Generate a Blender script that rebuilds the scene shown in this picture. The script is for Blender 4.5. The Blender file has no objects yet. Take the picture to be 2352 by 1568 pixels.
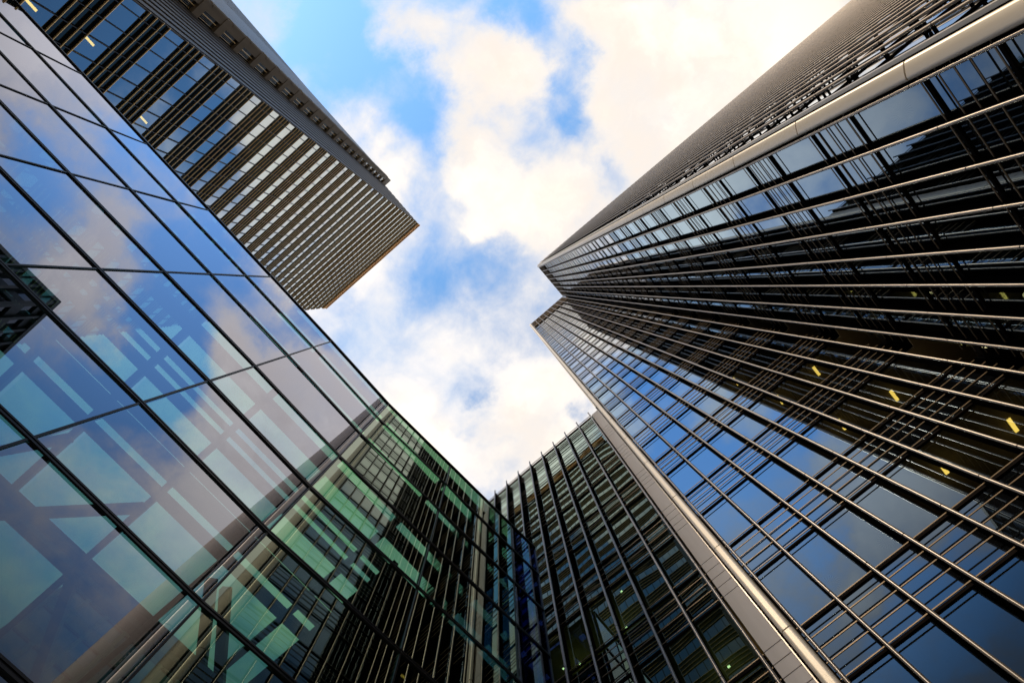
import bpy, math, random
from mathutils import Vector, Matrix
random.seed(7)
rad = math.radians
scene = bpy.context.scene

# ------------------------------------------------------------------ camera
# world axes: Z up, X and Y along the street grid; eye 1.6 m above the paving, looking almost straight up
CZ = 1.6
RIGHT = Vector((0.7575, 0.6522, -0.0285))
DOWN = Vector((-0.6505, 0.7503, -0.1184))
RIGHT.normalize(); DOWN = (DOWN - RIGHT * DOWN.dot(RIGHT)).normalized()
FWD = RIGHT.cross(DOWN).normalized()
cam_data = bpy.data.cameras.new('camera')
cam_data.sensor_width = 36.0
cam_data.lens = 36.0 * 1045.0 / 2352.0
cam_data.clip_start = 0.05
cam_data.clip_end = 5000
cam = bpy.data.objects.new('camera', cam_data)
M = Matrix((RIGHT, -DOWN, -FWD)).transposed().to_4x4()
M.translation = Vector((0, 0, CZ))
cam.matrix_world = M
scene.collection.objects.link(cam)
scene.camera = cam

# ------------------------------------------------------------------ sky
SUN_Q = Vector((-0.04, -1.05))                      # sun direction as (x/z, y/z)
SUN_DIR = Vector((SUN_Q.x, SUN_Q.y, 1)).normalized()
world = bpy.data.worlds.new('World')
scene.world = world
world.use_nodes = True
nt = world.node_tree
nt.nodes.clear()
N = nt.nodes.new; L = nt.links.new

def wmath(op, a, b=None, clamp=False):
    n = N('ShaderNodeMath'); n.operation = op; n.use_clamp = clamp
    for i, v in enumerate((a, b)):
        if v is None: continue
        if isinstance(v, (int, float)): n.inputs[i].default_value = v
        else: L(v, n.inputs[i])
    return n.outputs[0]

def wmap(v, a, b, c, d, smooth=True):
    n = N('ShaderNodeMapRange'); n.interpolation_type = 'SMOOTHSTEP' if smooth else 'LINEAR'
    L(v, n.inputs[0])
    for i, x in enumerate((a, b, c, d)): n.inputs[i + 1].default_value = x
    return n.outputs[0]

tc = N('ShaderNodeTexCoord')
sep = N('ShaderNodeSeparateXYZ'); L(tc.outputs['Generated'], sep.inputs[0])
zc = wmath('MAXIMUM', sep.outputs[2], 0.06)
comb = N('ShaderNodeCombineXYZ')
L(wmath('DIVIDE', sep.outputs[0], zc), comb.inputs[0]); L(wmath('DIVIDE', sep.outputs[1], zc), comb.inputs[1])
Q = comb.outputs[0]

def noise(vec, scale, detail, rough, dist=0.0, off=(0, 0, 0), lac=2.0):
    m = N('ShaderNodeMapping'); L(vec, m.inputs[0]); m.inputs['Location'].default_value = off
    n = N('ShaderNodeTexNoise'); L(m.outputs[0], n.inputs['Vector'])
    n.inputs['Scale'].default_value = scale; n.inputs['Detail'].default_value = detail
    n.inputs['Roughness'].default_value = rough; n.inputs['Distortion'].default_value = dist
    n.inputs['Lacunarity'].default_value = lac
    return n
# warped plane coordinates make ragged cloud edges
wn = noise(Q, 5.0, 6, 0.6, 0, (3, 1, 0))
ws = N('ShaderNodeVectorMath'); ws.operation = 'SUBTRACT'; L(wn.outputs['Color'], ws.inputs[0]); ws.inputs[1].default_value = (.5, .5, .5)
wsc = N('ShaderNodeVectorMath'); wsc.operation = 'SCALE'; L(ws.outputs[0], wsc.inputs[0]); wsc.inputs['Scale'].default_value = 0.26
wa = N('ShaderNodeVectorMath'); wa.operation = 'ADD'; L(Q, wa.inputs[0]); L(wsc.outputs[0], wa.inputs[1])
QW = wa.outputs[0]

def blob(x, y, r, w, vec=None):
    d = N('ShaderNodeVectorMath'); d.operation = 'DISTANCE'; L(vec or QW, d.inputs[0]); d.inputs[1].default_value = (x, y, 0)
    return wmap(d.outputs['Value'], 0.0, r, w, 0.0)
# (x/z, y/z, radius, weight): open blue patches negative, thick cloud positive
BLOBS = [
    (.58, -.42, .2, -.6), (.82, -.32, .2, -.9), (.95, -.55, .25, -.5),     (-.52, .12, .22, .7), (-.85, .27, .14, .6), (.68, -.60, .1, .5),     (.70, -.36, .17, -.9), (.60, -.45, .12, -.5),     (.36, -1.02, .2, .8), (.18, -1.12, .12, .6), (.62, -1.1, .25, .7),     (-.27, .60, .15, -.9), (-.3, .48, .1, -.5),     (-.2, -.44, .3, .9), (-.15, .42, .3, .5),    (0.029, -0.634, 0.201, -0.9), (0.073, -0.488, 0.178, -0.7), (0.116, -0.363, 0.135, -0.8), (0.128, -0.625, 0.131, -0.5), (0.386, -0.247, 0.104, -0.7),
    (0.383, -0.171, 0.082, -0.6), (0.395, -0.382, 0.098, -0.6), (0.333, -0.046, 0.103, -0.7), (0.054, -0.027, 0.161, -0.5), (-0.092, -0.09, 0.188, -0.4),
    (0.018, -0.226, 0.111, -0.3), (-0.181, 0.126, 0.058, -0.6), (-0.252, 0.169, 0.049, -0.5), (-0.036, 0.318, 0.059, -0.6), (0.151, -0.521, 0.075, 0.7),
    (0.215, -0.5, 0.079, 0.7), (0.277, -0.382, 0.143, 0.8), (0.286, -0.297, 0.109, 0.6), (0.146, -0.246, 0.119, 0.7), (0.18, -0.088, 0.159, 1.0),
    (0.066, -0.114, 0.051, 0.5), (-0.009, -0.719, 0.095, 0.4), (0.521, -0.254, 0.135, 0.7), (0.49, -0.07, 0.305, 1.0), (0.781, 0.006, 0.277, 1.0),
    (0.504, 0.14, 0.19, 0.6), (-0.165, -0.191, 0.14, 0.4), (-0.234, -0.088, 0.189, 0.5), (-0.327, 0.158, 0.245, 0.6), (-0.113, 0.211, 0.176, 0.5),
    (-0.007, 0.237, 0.117, 0.4), (0.6, -0.82, 0.2, -0.8), (0.36, -0.66, 0.16, -0.7), (0.45, -0.5, 0.16, -0.8), (0.74, -0.37, 0.15, -0.5),
    (0.93, -0.42, 0.2, -0.4), (0.63, -0.3, 0.15, -0.4), (0.38, -0.9, 0.2, 0.6), (0.5, -0.64, 0.1, 0.6), (0.62, -0.6, 0.12, 0.7),
    (0.69, -0.5, 0.1, 0.5), (0.62, -0.14, 0.15, 0.4), (0.12, -0.72, 0.16, -0.5), (0.15, -0.94, 0.17, -0.8), (0.42, -1.35, 0.35, -0.8),
    (0.1, -1.35, 0.2, -0.4), (0.35, -0.79, 0.1, 0.7), (0.38, -1.03, 0.16, 0.9), (0.15, -1.14, 0.1, 0.5), (0.65, -1.1, 0.2, 0.6),
    (-0.4, 0.1, 0.25, 0.5), (-0.75, 0.2, 0.2, 0.7), (-0.52, 0.24, 0.1, -0.8), (-0.66, 0.29, 0.1, -0.7), (-0.3, 0.9, 0.3, -0.9),
    (-0.2, 0.7, 0.12, -0.8), (-0.15, 0.56, 0.1, 0.7), (-0.1, 0.42, 0.22, 0.5),
]
acc = None
for b in BLOBS:
    v = blob(*b)
    acc = v if acc is None else wmath('ADD', acc, v)
n1 = noise(Q, 3.2, 10, 0.56, 0.25, (7.3, 2.1, 0)).outputs['Fac']
n2 = noise(Q, 11.0, 8, 0.6, 0.3, (1.3, 5.1, 2)).outputs['Fac']
dens = wmath('ADD', wmath('MULTIPLY', wmath('SUBTRACT', n1, 0.5), 2.6), wmath('MULTIPLY', wmath('SUBTRACT', n2, 0.5), 1.2))
dens = wmath('ADD', wmath('ADD', dens, acc), 0.58)
cover = wmap(dens, -0.30, 1.05, 0.0, 1.0)
thick = wmap(dens, 0.3, 1.7, 0.0, 1.0)

sky = N('ShaderNodeTexSky'); sky.sky_type = 'NISHITA'; sky.sun_disc = False
sky.sun_elevation = math.asin(SUN_DIR.z)
sky.sun_rotation = math.atan2(SUN_DIR.x, SUN_DIR.y)
sky.air_density = 1.0; sky.dust_density = 0.1; sky.ozone_density = 1.6; sky.altitude = 30
skyg = N('ShaderNodeMix'); skyg.data_type = 'RGBA'; skyg.blend_type = 'MULTIPLY'; skyg.inputs[0].default_value = 1
L(sky.outputs[0], skyg.inputs[6]); skyg.inputs[7].default_value = (2.15, 2.95, 3.1, 1)

def rgbmix(f, a, b):
    n = N('ShaderNodeMix'); n.data_type = 'RGBA'
    if isinstance(f, float): n.inputs[0].default_value = f
    else: L(f, n.inputs[0])
    for i, v in ((6, a), (7, b)):
        if isinstance(v, tuple): n.inputs[i].default_value = (*v, 1)
        else: L(v, n.inputs[i])
    return n.outputs[2]
glow = blob(0.42, 0.0, 1.15, 1.0, Q)
glow = wmath('MAXIMUM', glow, blob(-0.12, 0.36, 0.5, 0.95, Q))
glow = wmath('MAXIMUM', glow, blob(-0.45, 0.12, 0.4, 0.8, Q))
n3 = noise(QW, 2.6, 7, 0.55, 0.2, (9, 4, 1)).outputs['Fac']
shade = wmap(n3, 0.36, 0.60, 0.0, 1.0)
K = 1.0
thin_c = rgbmix(shade, (7.2*K, 8.2*K, 9.8*K), (9.0*K, 8.9*K, 9.3*K))
warm = rgbmix(shade, (10.2*K, 9.1*K, 8.1*K), (13.2*K, 12.1*K, 10.6*K))
white = rgbmix(shade, (9.0*K, 8.9*K, 9.3*K), (12.5*K, 11.7*K, 11.0*K))
thick_c = rgbmix(wmap(glow, 0.15, 0.75, 0.0, 1.0), white, warm)
cloud_c = rgbmix(thick, rgbmix(wmap(glow, 0.3, 0.9, 0.0, 0.8), thin_c, (9.6*K, 9.1*K, 8.7*K)), thick_c)
final_a = rgbmix(cover, skyg.outputs[2], cloud_c)
# an overcast-to-broken sky is much darker near the horizon than overhead
rl = N('ShaderNodeVectorMath'); rl.operation = 'LENGTH'; L(Q, rl.inputs[0])
dim = N('ShaderNodeVectorMath'); dim.operation = 'SCALE'; L(final_a, dim.inputs[0]); L(wmap(rl.outputs['Value'], 0.62, 1.7, 1.0, 0.14), dim.inputs['Scale'])
final = dim.outputs[0]
bg = N('ShaderNodeBackground'); L(final, bg.inputs[0]); bg.inputs[1].default_value = 0.1
out = N('ShaderNodeOutputWorld'); L(bg.outputs[0], out.inputs[0])
world.cycles.sampling_method = 'MANUAL'; world.cycles.sample_map_resolution = 512

# ------------------------------------------------------------------ sun and exposure
sun_data = bpy.data.lights.new('sun', 'SUN')
sun_data.energy = 2.2; sun_data.angle = rad(4); sun_data.color = (1.0, 0.80, 0.56)
sun = bpy.data.objects.new('sun', sun_data); scene.collection.objects.link(sun)
sun.rotation_euler = SUN_DIR.to_track_quat('Z', 'Y').to_euler()
vs = scene.view_settings
vs.view_transform = 'Standard'; vs.look = 'None'; vs.exposure = 0.0; vs.gamma = 1.0
scene.cycles.max_bounces = 12; scene.cycles.transparent_max_bounces = 24
scene.cycles.glossy_bounces = 6; scene.cycles.diffuse_bounces = 2
scene.cycles.caustics_reflective = False; scene.cycles.caustics_refractive = False
scene.cycles.use_denoising = True

# ------------------------------------------------------------------ materials
def mat(name):
    m = bpy.data.materials.new(name); m.use_nodes = True
    m.node_tree.nodes.clear()
    return m, m.node_tree.nodes.new, m.node_tree.links.new

def solid(name, col, rough=0.5, metal=0.0, var=0.12, vscale=1.5, bump=0.0, spec=0.5, streak=True):
    m, n, l = mat(name)
    o = n('ShaderNodeOutputMaterial'); p = n('ShaderNodeBsdfPrincipled')
    t = n('ShaderNodeTexCoord'); mp = n('ShaderNodeMapping'); l(t.outputs['Object'], mp.inputs[0])
    mp.inputs['Scale'].default_value = (1, 1, 0.15 if streak else 1)
    nz = n('ShaderNodeTexNoise'); nz.inputs['Scale'].default_value = vscale; nz.inputs['Detail'].default_value = 6
    l(mp.outputs[0], nz.inputs['Vector'])
    r = n('ShaderNodeMapRange'); l(nz.outputs['Fac'], r.inputs[0])
    r.inputs[1].default_value = .3; r.inputs[2].default_value = .7; r.inputs[3].default_value = 1 - var; r.inputs[4].default_value = 1 + var
    mx = n('ShaderNodeVectorMath'); mx.operation = 'SCALE'; mx.inputs[0].default_value = col; l(r.outputs[0], mx.inputs['Scale'])
    l(mx.outputs[0], p.inputs['Base Color'])
    p.inputs['Metallic'].default_value = metal; p.inputs['Roughness'].default_value = rough
    p.inputs['Specular IOR Level'].default_value = spec
    rr = n('ShaderNodeMapRange'); l(nz.outputs['Fac'], rr.inputs[0]); rr.inputs[3].default_value = max(rough - .08, .03); rr.inputs[4].default_value = rough + .08
    l(rr.outputs[0], p.inputs['Roughness'])
    if bump:
        b = n('ShaderNodeBump'); b.inputs['Strength'].default_value = bump; b.inputs['Distance'].default_value = .02
        n2 = n('ShaderNodeTexNoise'); n2.inputs['Scale'].default_value = 25; n2.inputs['Detail'].default_value = 5; l(t.outputs['Object'], n2.inputs['Vector'])
        l(n2.outputs['Fac'], b.inputs['Height']); l(b.outputs[0], p.inputs['Normal'])
    l(p.outputs[0], o.inputs[0])
    return m

def glass(name, f0, tint, trans, wave=0.0, wscale=0.5, wstretch=(1, 1, 1), rtint=(1, 1, 1), back=None, power=4.0):
    """coated architectural glass: mirror by angle over a tinted see-through pane (or a dark backing)"""
    m, n, l = mat(name)
    def mth(op, a, b):
        q = n('ShaderNodeMath'); q.operation = op
        for i, v in enumerate((a, b)):
            if isinstance(v, (int, float)): q.inputs[i].default_value = v
            elif v is not None: l(v, q.inputs[i])
        return q.outputs[0]
    o = n('ShaderNodeOutputMaterial'); g = n('ShaderNodeBsdfGlossy'); g.inputs['Roughness'].default_value = 0.0
    g.inputs['Color'].default_value = (*rtint, 1)
    geo = n('ShaderNodeNewGeometry')
    d = n('ShaderNodeVectorMath'); d.operation = 'DOT_PRODUCT'; l(geo.outputs['Normal'], d.inputs[0]); l(geo.outputs['Incoming'], d.inputs[1])
    c = mth('ABSOLUTE', d.outputs['Value'], None)
    f = mth('ADD', mth('MULTIPLY', mth('POWER', mth('SUBTRACT', 1.0, c), power), 1 - f0), f0)
    if wave:
        t = n('ShaderNodeTexCoord'); mp = n('ShaderNodeMapping'); l(t.outputs['Object'], mp.inputs[0]); mp.inputs['Scale'].default_value = wstretch
        nz = n('ShaderNodeTexNoise'); nz.inputs['Scale'].default_value = wscale; nz.inputs['Detail'].default_value = 1.5; nz.inputs['Roughness'].default_value = .4
        l(mp.outputs[0], nz.inputs['Vector'])
        b = n('ShaderNodeBump'); b.inputs['Strength'].default_value = 1.0; b.inputs['Distance'].default_value = wave
        l(nz.outputs['Fac'], b.inputs['Height']); l(b.outputs[0], g.inputs['Normal'])
    if trans:
        s = n('ShaderNodeBsdfTransparent'); s.inputs['Color'].default_value = (*tint, 1)
    else:
        s = n('ShaderNodeBsdfDiffuse'); s.inputs['Color'].default_value = (*tint, 1)
    mx = n('ShaderNodeMixShader'); l(f, mx.inputs[0]); l(s.outputs[0], mx.inputs[1]); l(g.outputs[0], mx.inputs[2])
    l(mx.outputs[0], o.inputs[0])
    return m

def emit(name, col, s):
    m, n, l = mat(name); o = n('ShaderNodeOutputMaterial'); e = n('ShaderNodeEmission')
    e.inputs[0].default_value = (*col, 1); e.inputs[1].default_value = s; l(e.outputs[0], o.inputs[0]); return m

STEEL = solid('brushed_steel', (.33, .30, .275), .34, .6, .10, 3)
STEEL_DIM = solid('dimmed_steel', (.24, .205, .175), .45, .35, .15, 3)  # steel copy, colour darkened against the sun on the long face; east ribs too
STEEL_DARK = solid('dark_steel', (.014, .012, .012), .7, 0, .15, spec=0.0)
FIN = solid('bronze_metal', (.26, .19, .12), .45, .4, .12, 2)
FIN_A = solid('champagne_metal', (.95, .62, .26), .30, .8, .12, 2)
RIB = solid('dark_bronze_rib', (.09, .07, .05), .5, .4, .15, 2)
BLACK = solid('black_metal', (.012, .011, .013), .35, .3, .2)
WHITE = solid('cream_metal_panel', (.97, .89, .77), .40, .15, .05, 1.2)
STONE = solid('grey_stone_panel', (.78, .75, .76), .6, 0, .08, 2.2, .05, .4)
BEIGE = solid('beige_concrete_panel', (.56, .45, .33), .7, 0, .12, 1.2, .08, .3)
CREAM = solid('cream_render', (.62, .56, .48), .65, 0, .1, 1.2)
CEIL = solid('ceiling_board', (.42, .36, .25), .8, 0, .08, 2, 0, .2)
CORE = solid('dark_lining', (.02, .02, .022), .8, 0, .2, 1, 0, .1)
ROOFM = solid('dark_roof_deck', (.035, .035, .045), .7, 0, .2)
BEAM = solid('painted_steel_beam', (.05, .05, .065), .5, .1, .15)
PAVE = solid('granite_paving', (.22, .21, .20), .7, 0, .15, .8, .05, .3, False)
GL_R = glass('blue_grey_glass', .20, (.26, .30, .28), True, .004, .35, (1, 1, .6), (.58, .78, 1.0), power=1.8)
GL_RO = glass('blue_grey_glass_upper', .34, (.006, .007, .008), False, .004, .35, (1, 1, .6), (.92, .96, 1.0), power=1.6)
GL_RS = glass('blue_grey_spandrel', .20, (.006, .007, .009), False, .004, .35, (1, 1, .6), (.58, .78, 1.0), power=1.8)
GL_LOW = glass('green_grey_glass', .05, (.10, .22, .16), True, .022, .22, (1, 1, .8), (.80, .98, .86), power=1.7)
GL_A = glass('sky_blue_glass', .22, (.006, .012, .018), False, .003, .3, (1, 1, 1), (.80, .90, .97), power=1.5)
GL_AT = glass('sky_blue_clear_glass', .22, (.30, .36, .34), True, .003, .3, (1, 1, 1), (.72, .87, 1.0), power=1.5)
GL_SP = glass('spandrel_glass', .05, (.022, .026, .022), False, .003, .3, (1, 1, 1), (.85, .95, .9))
GL_F = glass('atrium_glass', .16, (.13, .30, .25), True, .012, .22, (1, 1, .35), (.80, .84, 1.0), power=1.7)
GL_F3 = glass('atrium_glass_green', .13, (.12, .30, .17), True, .014, .22, (1, 1, .35), (.74, .86, .74), power=2.2)
GL_F2 = glass('atrium_glass_blue', .12, (.10, .16, .55), True, .012, .22, (1, 1, .35), (.80, .90, 1.0))
GL_ROOF = glass('rooflight_glass', .05, (.78, .95, .88), True)
GL_DK = glass('teal_office_glass', .12, (.01, .03, .028), False, .01, .3)
LAMP = emit('warm_lamp', (1.0, .62, .12), 5.0)
LAMP_W = emit('warm_white_lamp', (1.0, .80, .45), 6.0)

# ------------------------------------------------------------------ helpers
class MB:
    def __init__(s): s.v = []; s.f = []; s.sm = []
    def box(s, a, b):
        x0, x1 = sorted((a[0], b[0])); y0, y1 = sorted((a[1], b[1])); z0, z1 = sorted((a[2], b[2]))
        i = len(s.v)
        s.v += [(x0, y0, z0), (x1, y0, z0), (x1, y1, z0), (x0, y1, z0), (x0, y0, z1), (x1, y0, z1), (x1, y1, z1), (x0, y1, z1)]
        for f in ((0, 3, 2, 1), (4, 5, 6, 7), (0, 1, 5, 4), (1, 2, 6, 5), (2, 3, 7, 6), (3, 0, 4, 7)):
            s.f.append(tuple(i + k for k in f)); s.sm.append(False)
        return s
    def obox(s, p, q, wdir, w, hdir, h):
        """bar from p to q, width w along wdir, height h along hdir (centred)"""
        p = Vector(p); q = Vector(q); a = Vector(wdir) * w / 2; b = Vector(hdir) * h / 2; i = len(s.v)
        for c in (p, q):
            s.v += [tuple(c - a - b), tuple(c + a - b), tuple(c + a + b), tuple(c - a + b)]
        for f in ((3, 2, 1, 0), (4, 5, 6, 7), (0, 1, 5, 4), (1, 2, 6, 5), (2, 3, 7, 6), (3, 0, 4, 7)):
            s.f.append(tuple(i + k for k in f)); s.sm.append(False)
        return s
    def quad(s, a, b, c, d):
        i = len(s.v); s.v += [tuple(a), tuple(b), tuple(c), tuple(d)]; s.f.append((i, i + 1, i + 2, i + 3)); s.sm.append(False); return s
    def cyl(s, p, q, r, n=14, caps=True, sy=1.0):
        p = Vector(p); q = Vector(q); d = (q - p).normalized()
        a = Vector((0, 0, 1)).cross(d)
        a = Vector((1, 0, 0)) if a.length < 1e-4 else a.normalized()
        b = d.cross(a); i = len(s.v)
        for c in (p, q):
            for k in range(n):
                t = 2 * math.pi * k / n
                s.v.append(tuple(c + (a * math.cos(t) + b * math.sin(t) * sy) * r))
        for k in range(n):
            k2 = (k + 1) % n; s.f.append((i + k, i + k2, i + n + k2, i + n + k)); s.sm.append(True)
        if caps:
            j = len(s.v); s.v += s.v[i:i + 2 * n]      # caps keep their own vertices so the shaft shades smoothly
            s.f.append(tuple(j + n - 1 - k for k in range(n))); s.sm.append(False)
            s.f.append(tuple(j + n + k for k in range(n))); s.sm.append(False)
        return s
    def build(s, name, m, parent=None, kind=None, label=None, xf=None):
        me = bpy.data.meshes.new(name)
        vs_ = s.v if xf is None else [xf(v) for v in s.v]
        me.from_pydata(vs_, [], s.f)
        me.polygons.foreach_set('use_smooth', s.sm)
        me.materials.append(m); me.update()
        o = bpy.data.objects.new(name, me); scene.collection.objects.link(o)
        if parent is not None: o.parent = parent
        if kind: o['kind'] = kind
        if label: o['label'] = label
        return o

def thing(name, label, cat, loc=(0, 0, 0), group=None):
    o = bpy.data.objects.new(name, None); scene.collection.objects.link(o); o.location = loc
    o['label'] = label; o['category'] = cat
    if group: o['group'] = group
    o.empty_display_size = .5
    return o

def Z(h): return CZ + h

# Facade frame: local (s along, d outward depth, h above eye) -> world
class Face:
    def __init__(f, o, u, n): f.o = Vector((o[0], o[1], 0)); f.u = Vector((u[0], u[1], 0)).normalized(); f.n = Vector((n[0], n[1], 0)).normalized()
    def p(f, s, d, h): return tuple(f.o + f.u * s + f.n * d + Vector((0, 0, Z(h))))
    def xf(f, v): return f.p(v[0], v[1], v[2])

def pane(face, s0, s1, h0, h1, d=0.0, jit=0.0, t=0.014):
    """a thin glass pane as a mesh box, tilted by a hair so that each pane mirrors a little differently"""
    j = [random.uniform(-jit, jit) for _ in range(2)]
    ds = {(0, 0): -j[0] - j[1], (1, 0): j[0] - j[1], (1, 1): j[0] + j[1], (0, 1): -j[0] + j[1]}
    m = MB()
    for dd in (d, ):
        m.quad(face.p(s0, dd + ds[0, 0], h0), face.p(s1, dd + ds[1, 0], h0), face.p(s1, dd + ds[1, 1], h1), face.p(s0, dd + ds[0, 1], h1))
    return m

# ------------------------------------------------------------------ ground
g = MB(); g.quad((-3000, -3000, 0), (3000, -3000, 0), (3000, 3000, 0), (-3000, 3000, 0))
gr = g.build('ground', PAVE, kind='structure')

FL = 4.0; B0 = 11.36          # storey height, height of one sill line above the eye
def bk(k): return B0 + FL * k
LOUV = (2.30, 2.78, 3.14, 3.50, 3.94)       # slats over each window band

def curtain(face, tubes, s_end0, s_end1, kmin, kmax, top, parent, glassT, glassO, khigh, budget, glass_d=-0.36, tube_top=0.0, tube_r=0.052, plate=0.045, slats=True, tube_m=None, plates=True):
    """tubes at d=0, slats just inside them, glass at glass_d, one window per bay and storey"""
    edges = [s_end0] + list(tubes) + [s_end1]
    wins = []; sp = MB(); rest = MB(); rest_hi = MB()
    for k in range(kmin, kmax + 1):
        b = bk(k)
        for i in range(len(edges) - 1):
            a, c = edges[i], edges[i + 1]
            if c - a < .15: continue
            tp = min(b + 2.34, top)
            if b + .06 < tp:
                wins.append((k, a + .02, c - .02, b + .03, tp))
    for n_, (k, a, c, h0, h1) in enumerate(sorted(wins, key=lambda w: (abs(w[3] - 8), w[1]))):
        m = pane(face, a, c, h0, h1, glass_d, .0022)
        gm = glassT if k < khigh else glassO
        if n_ < budget:
            m.build('window', gm, parent)
        else:
            tgt = rest if k < khigh else rest_hi
            i = len(tgt.v); tgt.v += m.v; tgt.f += [tuple(i + x for x in f) for f in m.f]; tgt.sm += m.sm
    if rest.v: rest.build('window', glassT, parent, kind='stuff')
    if rest_hi.v: rest_hi.build('window', glassO, parent, kind='stuff')
    # spandrel glazing behind the slats, one band per storey
    for k in range(kmin, kmax + 1):
        h0 = bk(k) + 2.34; h1 = min(bk(k) + 4.03, top); hi = MB()
        if h1 <= h0: continue
        hi.quad(face.p(edges[0] + .02, glass_d, h0), face.p(edges[-1] - .02, glass_d, h0), face.p(edges[-1] - .02, glass_d, h1), face.p(edges[0] + .02, glass_d, h1))
        hi.build('spandrel_glazing', GL_RS if (glassT is GL_R and k < khigh) else glassO, parent)
    # slats
    for k in range(kmin, kmax + 1 if slats else kmin):
        b = bk(k); m = MB()
        for e in LOUV:
            if b + e > top: continue
            m.box((s_end0, -.19, b + e - .013), (s_end1, -.165, b + e + .013))
        # dark transom caps on the glass line
        if m.v: m.build('louvre', FIN, parent, xf=face.xf)
    t = MB()
    for k in range(kmin, kmax + 1):
        b = bk(k)
        for e in (0.0, 2.34):
            if b + e < top: t.box((s_end0, glass_d + .002, b + e - .035), (s_end1, glass_d + .05, b + e + .035))
    t.build('transom', STEEL_DARK, parent, xf=face.xf)
    # tubes, each with its plate
    for s in tubes:
        m = MB(); tt = top + tube_top
        k0 = kmin
        h = 0.0
        lev = [-1.6] + [bk(k) for k in range(-2, kmax + 2) if bk(k) < tt] + [tt]
        for a, b in zip(lev[:-1], lev[1:]):
            m.cyl((s, 0, a + .012), (s, 0, b - .012), tube_r, 14)
        o = m.build('tube_mullion', tube_m or STEEL, parent, xf=face.xf)
        m = MB()
        for a in lev[1:-1]: m.cyl((s, 0, a - .03), (s, 0, a + .03), tube_r * .93, 12)
        if plates: m.box((s - plate / 2, glass_d + .003, -1.6), (s + plate / 2, -.03, tt - .35))
        else:
            for a in lev[1:-1]:
                for e in (0, 1.35, 2.7): m.box((s - .03, glass_d + .003, a + e), (s + .03, -.03, a + e + .06))
        m.build('mullion_plate' if plates else 'bracket', STEEL_DARK, o, xf=face.xf, kind=None if plates else 'stuff')

def slabs(parent, x0, x1, y0, y1, kmin, kmax, name='ceiling'):
    for k in range(kmin, kmax + 1):
        m = MB(); m.box((x0, y0, Z(bk(k) + 2.40)), (x1, y1, Z(bk(k) + 2.46))); m.build(name, CEIL, parent)
        m = MB(); m.box((x0, y0, Z(bk(k) + 3.7)), (x1, y1, Z(bk(k) + 3.96))); m.build('floor_slab', CORE, parent)

# ================================================================== RIGHT TOWER
H_R = 116.0
rt = thing('office_tower', 'tall stepped tower of steel tubes and dark mirror glass filling the right side', 'tower', (14, 14, 0))
def rel(o): return o
def P(parent):   # parts are written in world space; keep the parent inverse simple
    return parent
rt.location = (0, 0, 0)
R2 = Face((10.69, 0), (0, 1), (-1, 0))
R3 = Face((0, 12.25), (1, 0), (0, -1))
a1 = rad(0.9)
R1 = Face((10.95, 2.02), (math.cos(a1), math.sin(a1)), (math.sin(a1), -math.cos(a1)))
r2t = [2.84 + 1.257 * i for i in range(8)]
r3t = [0.19 + 1.262 * i for i in range(9)]
KT = 23
curtain(R2, r2t, 2.70, 12.2, -3, KT, 106.5, rt, GL_R, GL_RO, 8, 55, tube_top=9.3)
curtain(R3, r3t, 0.09, 10.66, -3, KT, 106.5, rt, GL_R, GL_RO, 8, 45, tube_top=9.3)
r1t = [0.95 + 1.27 * i for i in range(79)]
curtain(R1, r1t, 0.3, 101.5, -3, KT, 106.5, rt, GL_RO, GL_RO, -9, 0, tube_top=9.3, slats=False, tube_m=STEEL_DIM, plates=False)
# crown band
m = MB(); m.box((2.35, -.30, 106.5), (12.2, -.12, 115.6))
for e in range(11): m.box((2.35, -.12, 107 + e * .8), (12.2, -.03, 107.08 + e * .8))
m.build('crown_panel', FIN, rt, xf=R2.xf)
m = MB(); m.box((-.3, -.30, 106.5), (10.66, -.12, 115.6))
for e in range(11): m.box((-.3, -.12, 107 + e * .8), (10.66, -.03, 107.08 + e * .8))
m.build('crown_panel', FIN, rt, xf=R3.xf)
m = MB(); m.box((.2, -.30, 106.5), (101.5, -.12, 115.6)); m.build('crown_panel', FIN, rt, xf=R1.xf)
# bodies behind the glass
m = MB()
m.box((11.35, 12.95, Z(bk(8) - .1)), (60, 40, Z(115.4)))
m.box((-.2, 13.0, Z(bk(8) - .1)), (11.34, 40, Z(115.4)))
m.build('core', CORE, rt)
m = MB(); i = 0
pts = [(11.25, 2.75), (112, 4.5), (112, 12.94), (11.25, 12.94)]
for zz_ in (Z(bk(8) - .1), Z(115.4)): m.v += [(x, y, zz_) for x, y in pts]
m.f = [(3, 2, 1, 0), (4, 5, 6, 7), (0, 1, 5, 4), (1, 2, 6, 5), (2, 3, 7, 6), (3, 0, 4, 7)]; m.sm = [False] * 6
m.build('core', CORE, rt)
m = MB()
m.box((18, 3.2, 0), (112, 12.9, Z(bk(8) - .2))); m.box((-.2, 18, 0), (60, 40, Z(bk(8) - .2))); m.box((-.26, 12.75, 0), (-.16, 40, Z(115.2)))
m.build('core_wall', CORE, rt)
slabs(rt, 11.16, 17.9, 2.75, 17.9, -3, 7)
slabs(rt, -.15, 11.14, 12.75, 17.9, -3, 7)

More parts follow.
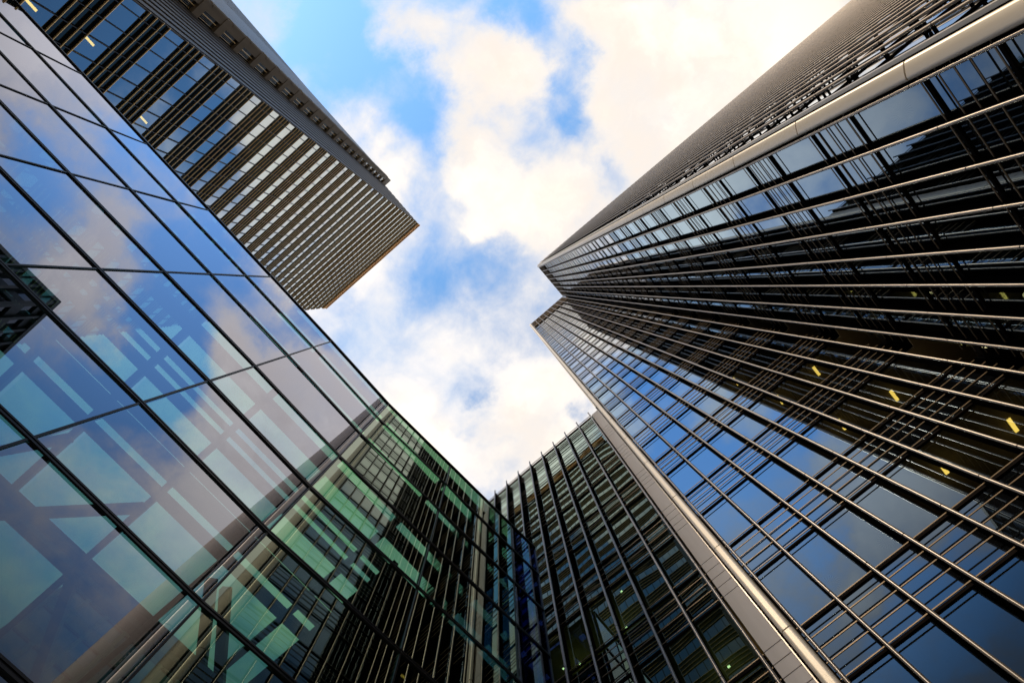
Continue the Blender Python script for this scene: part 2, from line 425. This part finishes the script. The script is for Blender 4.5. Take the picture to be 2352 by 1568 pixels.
def column(name, face, s0, s1, d0, hs, matl, parent, h_end, bulge=.16, joint=.02, profile=None):
    """rounded metal corner column in storey-high pieces"""
    m = MB(); n = 10 if profile is None else len(profile) - 1
    lev = [-1.6] + [h for h in hs if h < h_end] + [h_end]
    for a, b in zip(lev[:-1], lev[1:]):
        i = len(m.v); a += joint; b -= joint
        prof = [] if profile is None else list(profile)
        for k in range(n + 1 if profile is None else 0):
            t = math.pi * k / n
            prof.append((s0 + (s1 - s0) * (1 - math.cos(t)) / 2, d0 + bulge * min(1.0, 1.25 * math.sin(t)) ** .6))
        for h in (a, b): m.v += [(x, y, h) for x, y in prof]
        for k in range(n): m.f.append((i + k, i + k + 1, i + n + 1 + k + 1, i + n + 1 + k)); m.sm.append(True)
        j = len(m.v); m.v += m.v[i:]; i = j
        m.f.append(tuple(i + k for k in range(n, -1, -1))); m.sm.append(False)
        m.f.append(tuple(i + n + 1 + k for k in range(n + 1))); m.sm.append(False)
        m.f.append((i, i + n + 1, i + 2 * n + 1, i + n)); m.sm.append(False)
    return m.build(name, matl, parent, xf=face.xf)
joints = [bk(k) - .05 for k in range(-2, 26)]
QP = [(2.26, -.30), (2.262, -.18), (2.28, -.13), (2.32, -.09), (2.46, -.02), (2.58, .03), (2.64, .04), (2.69, .02), (2.72, -.03), (2.73, -.10), (2.73, -.2)]
column('corner_column', R2, 2.30, 2.72, -.14, joints, WHITE, rt, 115.8, .17, profile=QP)
m = MB(); m.box((2.13, -.34, -1.6), (2.235, -.20, 115.8)); m.build('corner_trim', WHITE, rt, xf=R2.xf)
m = MB(); m.box((2.24, -.34, -1.6), (2.76, -.16, 115.7)); m.build('column_back', STEEL_DARK, rt, xf=R2.xf)
column('corner_column', R3, -.30, .06, -.12, joints, WHITE, rt, 115.8, .15)
m = MB(); m.box((-.36, -.45, -1.6), (.10, -.15, 115.7)); m.build('column_back', STEEL_DARK, rt, xf=R3.xf)
m = MB(); m.box((-.42, -.95, 35.6), (-.34, -.10, 115.7)); m.build('corner_trim', WHITE, rt, xf=R3.xf)

# ================================================================== LOW PODIUM BUILDING
H_P = 35.2
pb = thing('podium_building', 'low dark glass block with nine bright tubes beside the grey stone strip', 'building')
PF = Face((0, 12.25), (1, 0), (0, -1))
lt = [-1.14 - 1.238 * i for i in range(13)]
lt.reverse()
curtain(PF, lt, -18, -1.06, -3, 4, 31.4, pb, GL_LOW, GL_LOW, 99, 90, tube_top=4.1, tube_r=.052)
# top storey
m = MB()
for e in (0.05, .35, 2.0, 2.35, 2.7, 3.05, 3.4, 3.7): m.box((-18, -.19, 31.4 + e), (-1.06, -.15, 31.435 + e))
m.build('louvre', FIN, pb, xf=PF.xf)
e_ = [-18] + lt + [-1.06]
for a, c in zip(e_[:-1], e_[1:]):
    if c - a > .2: pane(PF, a + .02, c - .02, 31.43, 33.4, -.36, .003).build('window', GL_LOW, pb)
m = MB(); m.box((-18, -.60, 33.4), (-1.06, -.34, 35.1)); m.build('parapet', GL_LOW, pb, xf=PF.xf)
m = MB(); m.box((-18, -.62, 35.1), (-.5, -.30, 35.2)); m.build('coping', FIN, pb, xf=PF.xf)
slabs(pb, -18, -.6, 12.68, 17.5, -3, 5)
m = MB(); m.box((-18, 17.5, 0), (-.45, 30, Z(35))); m.box((-18, 12.7, Z(34.4)), (-.6, 17.6, Z(34.9))); m.build('core_wall', CORE, pb)
# stone cladding strip, grooved at each slat line
m = MB()
lines = [-1.6]
for k in range(-3, 6):
    for e in (0, 2.3, 2.72, 3.14, 3.56): lines.append(bk(k) + e)
lines = [x for x in lines if x < 35.0] + [35.15]
for a, b in zip(lines[:-1], lines[1:]):
    m.box((-1.02, -.34, a + .016), (-.40, -.20, b - .016))
st = m.build('stone_cladding', STONE, pb, xf=PF.xf)
m = MB(); m.box((-1.04, -.5, -1.6), (-.38, -.29, 35.1)); m.build('cladding_backing', CORE, pb, xf=PF.xf)
m = MB(); m.box((-.395, -.3, -1.6), (-.34, -.17, 35.1)); m.build('trim', STEEL, pb, xf=PF.xf)

# ================================================================== FAR LEFT TOWER
ta = thing('banded_tower', 'far tower with dense tan horizontal bars over blue window bands, upper left', 'tower')
ta.scale = (.874, .874, .874); ta.location = (0, 0, CZ * (1 - .874))
AF = Face((0, -30.3), (-1, 0), (0, 1))        # s grows towards -X
S0, S1, H_A = 5.95, 44.9, 143.0
for k in range(-9, 26):
    b = 42.66 + 3.88 * k
    if b + 2.1 > H_A - 2: continue
    m = MB()
    for e in (0, .65, 1.3, 1.95):
        m.cyl((S0 + .0, .11, b + e), (S1, .11, b + e), .05, 10)
    o = m.build('sun_bar', FIN_A, ta, xf=AF.xf)
    m = MB()
    for e in (0, .65, 1.3, 1.95): m.box((S0 + .1, .0, b + e - .03), (S1, .08, b + e + .012))
    m.build('bar_bracket', STEEL_DARK, o, xf=AF.xf)
n_w = 0
restw = MB(); restt = MB()
for k in range(-9, 26):
    b = 42.66 + 3.88 * k
    for i in range(27):
        s0 = S0 + .12 + (0 if i == 0 else .68 + (i - 1) * 1.5)
        s1 = min(S0 + .12 + .68 + i * 1.5, S1)
        if s0 >= S1: continue
        h0, h1 = b + 2.0, min(b + 3.83, H_A - 3)
        if h1 <= h0: continue
        m = pane(AF, s0 + .03, s1 - .03, h0, h1, 0, .0035)
        if b > 25 and b < 70 and i < 9 and n_w < 98: m.build('window', GL_AT if k <= 0 else GL_A, ta); n_w += 1
        elif k <= 0:
            j = len(restt.v); restt.v += m.v; restt.f += [tuple(j + x for x in f) for f in m.f]; restt.sm += m.sm
        else:
            j = len(restw.v); restw.v += m.v; restw.f += [tuple(j + x for x in f) for f in m.f]; restw.sm += m.sm
restw.build('window', GL_A, ta, kind='stuff'); restt.build('window', GL_AT, ta, kind='stuff')
m = MB()
for k in range(-9, 26):
    b = 42.66 + 3.88 * k
    if b + 2.1 < H_A - 3:
        m.quad(AF.p(S0 + .1, -.02, b - .05), AF.p(S1, -.02, b - .05), AF.p(S1, -.02, b + 2.0), AF.p(S0 + .1, -.02, b + 2.0))
m.build('spandrel_glazing', GL_SP, ta)
m = MB()
for i in range(26):
    s = S0 + .12 + .68 + i * 1.5
    if s < S1: m.box((s - .03, -.02, -1.6), (s + .03, .12, H_A - 3))
m.build('mullion', BLACK, ta, xf=AF.xf)
m = MB(); m.box((S0 + .05, -.3, H_A - 3), (S1, .1, H_A)); m.box((S0, .1, H_A - .25), (S1, .5, H_A)); 
for e in range(4): m.box((S0, .1, H_A - 2.8 + .65 * e), (S1, .34, H_A - 2.68 + .65 * e))
m.build('crown_panel', FIN_A, ta, xf=AF.xf)
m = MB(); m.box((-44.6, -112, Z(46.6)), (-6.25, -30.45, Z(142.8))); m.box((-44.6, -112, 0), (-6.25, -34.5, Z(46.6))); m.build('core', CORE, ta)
for k in range(-9, 1):
    h = 42.66 + 3.88 * k + 3.86
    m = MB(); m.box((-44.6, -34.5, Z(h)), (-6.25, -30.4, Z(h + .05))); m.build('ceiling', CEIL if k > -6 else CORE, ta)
# ribbed return wall
m = MB()
for i in range(9):
    y = -30.75 - i * 1.6
    m.box((-6.24, y - 1.2, 0), (-6.02 + .02 * i * 0, y - .35, Z(H_A - .3)))
m.box((-6.3, -30.42, 0), (-5.98, -30.33, Z(H_A)))
m.build('ribbed_wall', RIB, ta)
# beige bay with stacked windows
m = MB(); wm = []
BX0, BX1, BY = -6.95, -3.75, -45.1
hb = 64.35 - 3.95 * 15
for k in range(0, 36):
    h = hb + 3.95 * k
    if h + 3.9 > H_A - 1: break
    # spandrel, projecting a little
    m.box((BX0 + .9, BY - .5, Z(h + 2.9)), (BX1 + .02, BY + .06, Z(h + 3.93)))
    # side pier
    m.box((-4.85, BY - .5, Z(h - .02)), (BX1, BY, Z(h + 2.9)))
    m.box((-3.98, BY + .0, Z(h + .3)), (-3.74, BY + .05, Z(h + 2.8)))
    m.box((-6.95, BY - .5, Z(h - .02)), (-6.32, BY + .22, Z(h + 2.2)))
top = H_A - .8
m.box((BX0, BY - .5, Z(h)), (BX1, BY, Z(top)))
m.build('beige_bay', BEIGE, ta)
for k in range(0, 35):
    h = hb + 3.95 * k
    if h + 3.9 > H_A - 1: break
    q_ = MB(); q_.quad((-6.30, BY - .32, Z(h)), (-4.86, BY - .32, Z(h)), (-4.86, BY - .32, Z(h + 2.88)), (-6.30, BY - .32, Z(h + 2.88)))
    w = q_.build('window', GL_A, ta)
    q_ = MB(); q_.box((-5.32, BY - .31, Z(h)), (-5.26, BY - .1, Z(h + 2.88))); q_.box((-5.9, BY - .31, Z(h)), (-5.87, BY - .2, Z(h + 2.88)))
    q_.build('frame', FIN_A, w)
m = MB()
for k in range(0, 35):
    h = hb + 3.95 * k
    if h + 3.9 > H_A - 1: break
    m.box((BX1 - .4, BY - .9, Z(h + .2)), (BX1 + .16, BY - .06, Z(h + 3.2)))
m.build('side_panel', CREAM, ta)
# ribbed east wall
m = MB()
for i in range(52):
    y = -46.4 - i * 1.3
    m.box((-4.6 , y - .9, 0), (-4.0 - .018 * (abs(y) - 46), y, Z(H_A - .8)))
m.build('ribbed_wall', STEEL_DIM, ta)
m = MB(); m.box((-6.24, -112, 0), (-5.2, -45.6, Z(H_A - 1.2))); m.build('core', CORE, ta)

# ================================================================== LEFT GLASS BUILDING
gb = thing('glass_office_building', 'sloping looking glass atrium block mirroring clouds, lower left', 'building')
gb['label'] = 'large pane glass atrium block mirroring clouds, nearest building on the left'
gb.scale = (.88, .88, .88); gb.location = (0, 0, CZ * (1 - .88))
F1P = [(-8.27, -30.2), (-8.26, -28.15), (-8.25, -24.05), (-8.23, -19.98), (-8.22, -15.9), (-8.2, -11.9), (-8.18, -7.7), (-8.17, -3.46), (-8.22, .81)]
F2P = [(-8.22, .81), (-8.0, 5.37), (-7.78, 9.94), (-7.68, 11.82)]
HL = [-1.6, .62, 3.12, 5.64, 8.17, 10.72, 13.23, 15.75, 18.24, 20.73, 23.0]
allp = F1P + F2P[1:]
for i in range(len(allp) - 1):
    a = Vector((*allp[i], 0)); b = Vector((*allp[i + 1], 0)); u = (b - a).normalized(); nn = Vector((u.y, -u.x, 0))
    F = Face(a, (u.x, u.y), (nn.x, nn.y)); ln = (b - a).length
    for j in range(len(HL) - 1):
        if HL[j + 1] < 2 : continue
        m = pane(F, .02, ln - .02, HL[j] + .02, HL[j + 1] - .02, 0, .006)
        m.build('glass_panel', GL_F2 if i == len(allp) - 2 else (GL_F3 if allp[i][1] > .5 else GL_F), gb)
# transoms (paired bars) and mullions, proud of the glass
for j, h in enumerate(HL[1:-1]):
    m = MB()
    for seg in (F1P, F2P):
        for i in range(len(seg) - 1):
            a = Vector((*seg[i], Z(h))); b = Vector((*seg[i + 1], Z(h))); u = (b - a).normalized(); nn = Vector((u.y, -u.x, 0))
            for dz in (-.034, .034): m.obox(a + nn * .025 + Vector((0, 0, dz)), b + nn * .025 + Vector((0, 0, dz)), nn, .05, (0, 0, 1), .034)
            m.obox(a + nn * .018, b + nn * .018, nn, .03, (0, 0, 1), .05)
    m.build('transom', BLACK, gb)
for i, (x, y) in enumerate(allp):
    m = MB(); m.box((x - .10, y - .024, 0), (x + .035, y + .024, Z(23.0))); m.build('mullion', BLACK, gb)
m = MB()
for seg in (F1P, F2P):
    for i in range(len(seg) - 1):
        m.obox((*seg[i], Z(23.03)), (*seg[i + 1], Z(23.03)), (1, 0, 0), .14, (0, 0, 1), .07)
m.obox((-7.68, 11.82, Z(23.03)), (-45, 11.9, Z(23.03)), (0, 1, 0), .14, (0, 0, 1), .07)
m.build('coping', BLACK, gb)
# end wall towards the podium: glazed
EF = Face((-7.68, 11.82), (-1, 0), (0, 1))
for j in range(len(HL) - 1):
    for i in range(3):
        m = pane(EF, .02 + 4.2 * i, 4.18 + 4.2 * i, HL[j] + .02, HL[j + 1] - .02, 0, .003); m.build('glass_panel', GL_F2, gb)
# roof: solid deck with long rooflights, on a steel grid
RX = [(-9.20, -8.72), (-10.3, -9.95), (-12.35, -11.80), (-14.0, -13.0), (-14.95, -14.5), (-15.6, -15.15), (-17.4, -16.05), (-18.2, -17.93), (-19.8, -19.15), (-25.3, -20.3), (-32.6, -26.6), (-44, -34.2)]
RY = [-28.6, -24.5, -20.4, -16.3, -12.25, -8.25, -3.35, 1.25, 5.6, 9.9, 11.7]
xs = [-8.3]
m = MB(); gl = []
x_prev = -8.35
for (xa, xb) in RX:
    m.box((xb, -30.1, Z(22.55)), (x_prev, 11.75, Z(22.85))); x_prev = xa
    for j in range(len(RY) - 1):
        if (RY[j] > 1 and xa < -17) or (RY[j] > 4 and xa < -9.5): continue
        gl.append((xa, xb, RY[j] + .16, RY[j + 1] - .16))
m.box((-45, -30.1, Z(22.55)), (x_prev, 11.75, Z(22.85)))
m.build('roof', ROOFM, gb)
m = MB()
for y in RY[1:-1]:
    m.box((-45, y - .16, Z(22.2)), (-8.5, y + .16, Z(22.545)))
m.box((-25.9, -25.9, Z(21.9)), (-25.35, 11.6, Z(22.19)))
m.build('roof_beam', BEAM, gb)
for (p, q_) in [((-20.3, -3.3), (-33, -13.5)), ((-25.4, -3), (-34, 1.0)), ((-20.3, 2.4), (-30, 11)), ((-20.3, -8), (-44, -22)), ((-26, 6), (-20.5, 1.6)), ((-26, -8), (-34, -3)), ((-33, -20), (-26, -12.5))]:
    m = MB(); m.obox((*p, Z(21.7)), (*q_, Z(21.7)), (Vector((p[1] - q_[1], q_[0] - p[0], 0)).normalized()), .5, (0, 0, 1), .3); m.build('brace', BEAM, gb)
for k, (xa, xb, ya, yb) in enumerate(gl):
    m = MB(); m.quad((xa, ya, Z(22.9)), (xb, ya, Z(22.9)), (xb, yb, Z(22.9)), (xa, yb, Z(22.9)))
    if k < 96: m.build('rooflight', GL_ROOF, gb)
    else:
        if k == 96: rr_ = MB()
        j = len(rr_.v); rr_.v += m.v; rr_.f += [tuple(j + x for x in f) for f in m.f]; rr_.sm += m.sm
if len(gl) > 96: rr_.build('rooflight', GL_ROOF, gb, kind='stuff')
# added dark slab at podium end, hides the rooflights so low panes look dark
m = MB(); m.box((-26, 4.6, Z(13.3)), (-8.35, 11.6, Z(13.7))); m.box((-26, 4.4, Z(13.1)), (-8.3, 4.6, Z(13.9))); m.build('floor_slab', CORE, gb)
# back wall and floor edges inside
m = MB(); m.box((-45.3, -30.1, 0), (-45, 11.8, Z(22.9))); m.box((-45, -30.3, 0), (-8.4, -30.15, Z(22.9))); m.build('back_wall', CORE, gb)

# ================================================================== BUILDINGS ONLY SEEN MIRRORED OR THROUGH GLASS
def block(name, label, x0, x1, y0, y1, h, mw, mg, bay=3.2, fl=3.9, win=.62):
    t = thing(name, label, 'building')
    m = MB(); m.box((x0 + .35, y0 + .35, 0), (x1 - .35, y1 - .35, Z(h - .1))); m.build('glazing', mg, t)
    m = MB(); nfl = int((h + CZ) / fl)
    for k in range(nfl + 1):
        z0 = k * fl; z1 = min(z0 + fl * (1 - win), Z(h)); m.box((x0 + .05, y0 + .05, z0), (x1 - .05, y1 - .05, z1))
    m.build('floor_band', mw, t)
    m = MB()
    nx = int((x1 - x0) / bay); ny = int((y1 - y0) / bay)
    for i in range(nx + 1):
        x = x0 + (x1 - x0) * i / nx
        for y in (y0, y1): m.box((x - .3, y - .3, 0), (x + .3, y + .3, Z(h)))
    for i in range(1, ny):
        y = y0 + (y1 - y0) * i / ny
        for x in (x0, x1): m.box((x - .3, y - .3, 0), (x + .3, y + .3, Z(h)))
    m.build('pier', mw, t)
    m = MB(); m.box((x0 - .4, y0 - .4, Z(h)), (x1 + .4, y1 + .4, Z(h + .8))); m.build('coping', mw, t)
    return t
DARKC = solid('dark_cladding', (.05, .07, .065), .4, .3, .2)
GREENC = solid('grey_green_cladding', (.12, .16, .13), .6, 0, .2)
block('office_block', 'dark teal office block seen only as a mirrored corner in the left glass', 40, 90, -100, -44.5, 74, DARKC, GL_DK, 3.0, 3.9, .55)
block('grid_office_block', 'grey green office block with square window grid seen through the left rooflights', -125, -72, -8, 60, 62, GREENC, GL_DK, 3.4, 3.9, .6)

# ================================================================== LAMPS INSIDE
def lamp(x, y, h, dx, dy, label, group, m_=LAMP, light=0):
    t = thing('ceiling_light', label, 'ceiling light', (x, y, Z(h)), group)
    b = MB(); b.box((-dx / 2, -dy / 2, -.035), (dx / 2, dy / 2, -.012)); b.build('diffuser', m_, t)
    b = MB(); b.box((-dx / 2 - .03, -dy / 2 - .03, -.012), (dx / 2 + .03, dy / 2 + .03, 0)); b.build('housing', STEEL, t)
    if light:
        ld = bpy.data.lights.new('room_light', 'POINT'); ld.energy = light; ld.color = (1, .66, .25); ld.shadow_soft_size = .15
        lo = bpy.data.objects.new('room_light', ld); lo.location = (0, 0, -.9); lo.parent = t; scene.collection.objects.link(lo)
GR = 'lit ceiling lamps behind the dark tower glass'
cb = lambda k: bk(k) + 2.40
for (x, y, k, lb) in [
    (6.9, 13.15, 3, 'small yellow ceiling lamp, highest of the column of lamps in the right tower'),
    (6.95, 13.3, 2, 'yellow ceiling lamp one storey below the highest in the right tower'),
    (7.0, 13.4, 1, 'yellow ceiling lamp third from top beside the blue window bands'),
    (9.2, 13.35, 2, 'yellow ceiling lamp behind dark glass, upper one of the inner column'),
    (9.35, 13.85, 1, 'yellow ceiling lamp behind dark glass, second of the inner column'),
    (7.1, 13.75, 0, 'large yellow ceiling lamp at the edge of the lowest blue window row'),
    (9.63, 14.1, 0, 'large yellow ceiling lamp nearest the right edge of the photo')]:
    lamp(x, y, cb(k), .13, .55, lb, GR, LAMP, 6)
# swirl air diffusers in the ceilings
for (x, y, k) in [(1.93, 14.6, 0), (4.3, 14.55, 0), (9.0, 14.6, 1), (12.3, 5.5, 0), (12.45, 6.85, 0), (12.3, 3.9, 0), (6.7, 14.6, 1)]:
    m = MB()
    for i in range(24):
        t = 2 * math.pi * i / 24; c, s = math.cos(t + .35), math.sin(t + .35)
        a = Vector((x + math.cos(t) * .14, y + math.sin(t) * .14, Z(cb(k)) - .012)); b = a + Vector((c, s, 0)) * .20
        m.obox(a, b, (-s, c, 0), .022, (0, 0, 1), .02)
    m.build('air_diffuser', BLACK, rt)
GA = 'lit ceiling lamps behind the blue windows of the far tower'

for (x, y, h, lb) in [
    (-10.48, -31.7, 30.97, 'long yellow ceiling lamp in the lowest visible window band of the far tower'),
    (-10.48, -31.6, 34.85, 'long yellow ceiling lamp in the second lowest window band of the far tower'),
    (-7.61, -32.25, 38.73, 'short yellow ceiling lamp close to the bar ends at the corner of the far tower'),
    (-10.64, -32.17, 38.73, 'short yellow ceiling lamp left of the one at the corner of the far tower'),
    (-13.99, -31.25, 42.61, 'small pale ceiling lamp beside the edge of the left glass block')]:
    lamp(x * .874, y * .874, h * .874 - .02, .15, .9, lb, GA, LAMP, 0)
GP = 'small ceiling lamps behind the dark podium glass'
for (x, y, k, w, lb) in [
    (-5.33, 14.44, 1, 9, 'tiny warm ceiling lamp at the right end of the amber patch in the podium glass'),
    (-7.9, 14.42, 1, 9, 'tiny warm ceiling lamp in the middle of the amber patch in the podium glass'),
    (-8.58, 14.14, 1, 0, 'tiny warm ceiling lamp nearest the blue glass corner, low in the podium'),
    (-4.44, 13.04, 1, 0, 'tiny warm ceiling lamp close behind the podium glass, above the amber patch'),
    (-9.03, 14.17, 3, 0, 'tiny warm ceiling lamp highest in the podium, beside the glass block roof corner'),
    (-2.44, 14.66, 0, 9, 'tiny warm ceiling lamp low in the podium beside the grey stone strip'),
    (-1.88, 15.65, 1, 0, 'tiny warm ceiling lamp one storey up beside the grey stone strip')]:
    lamp(x, y, cb(k), .09, .06, lb, GP, LAMP_W, w)
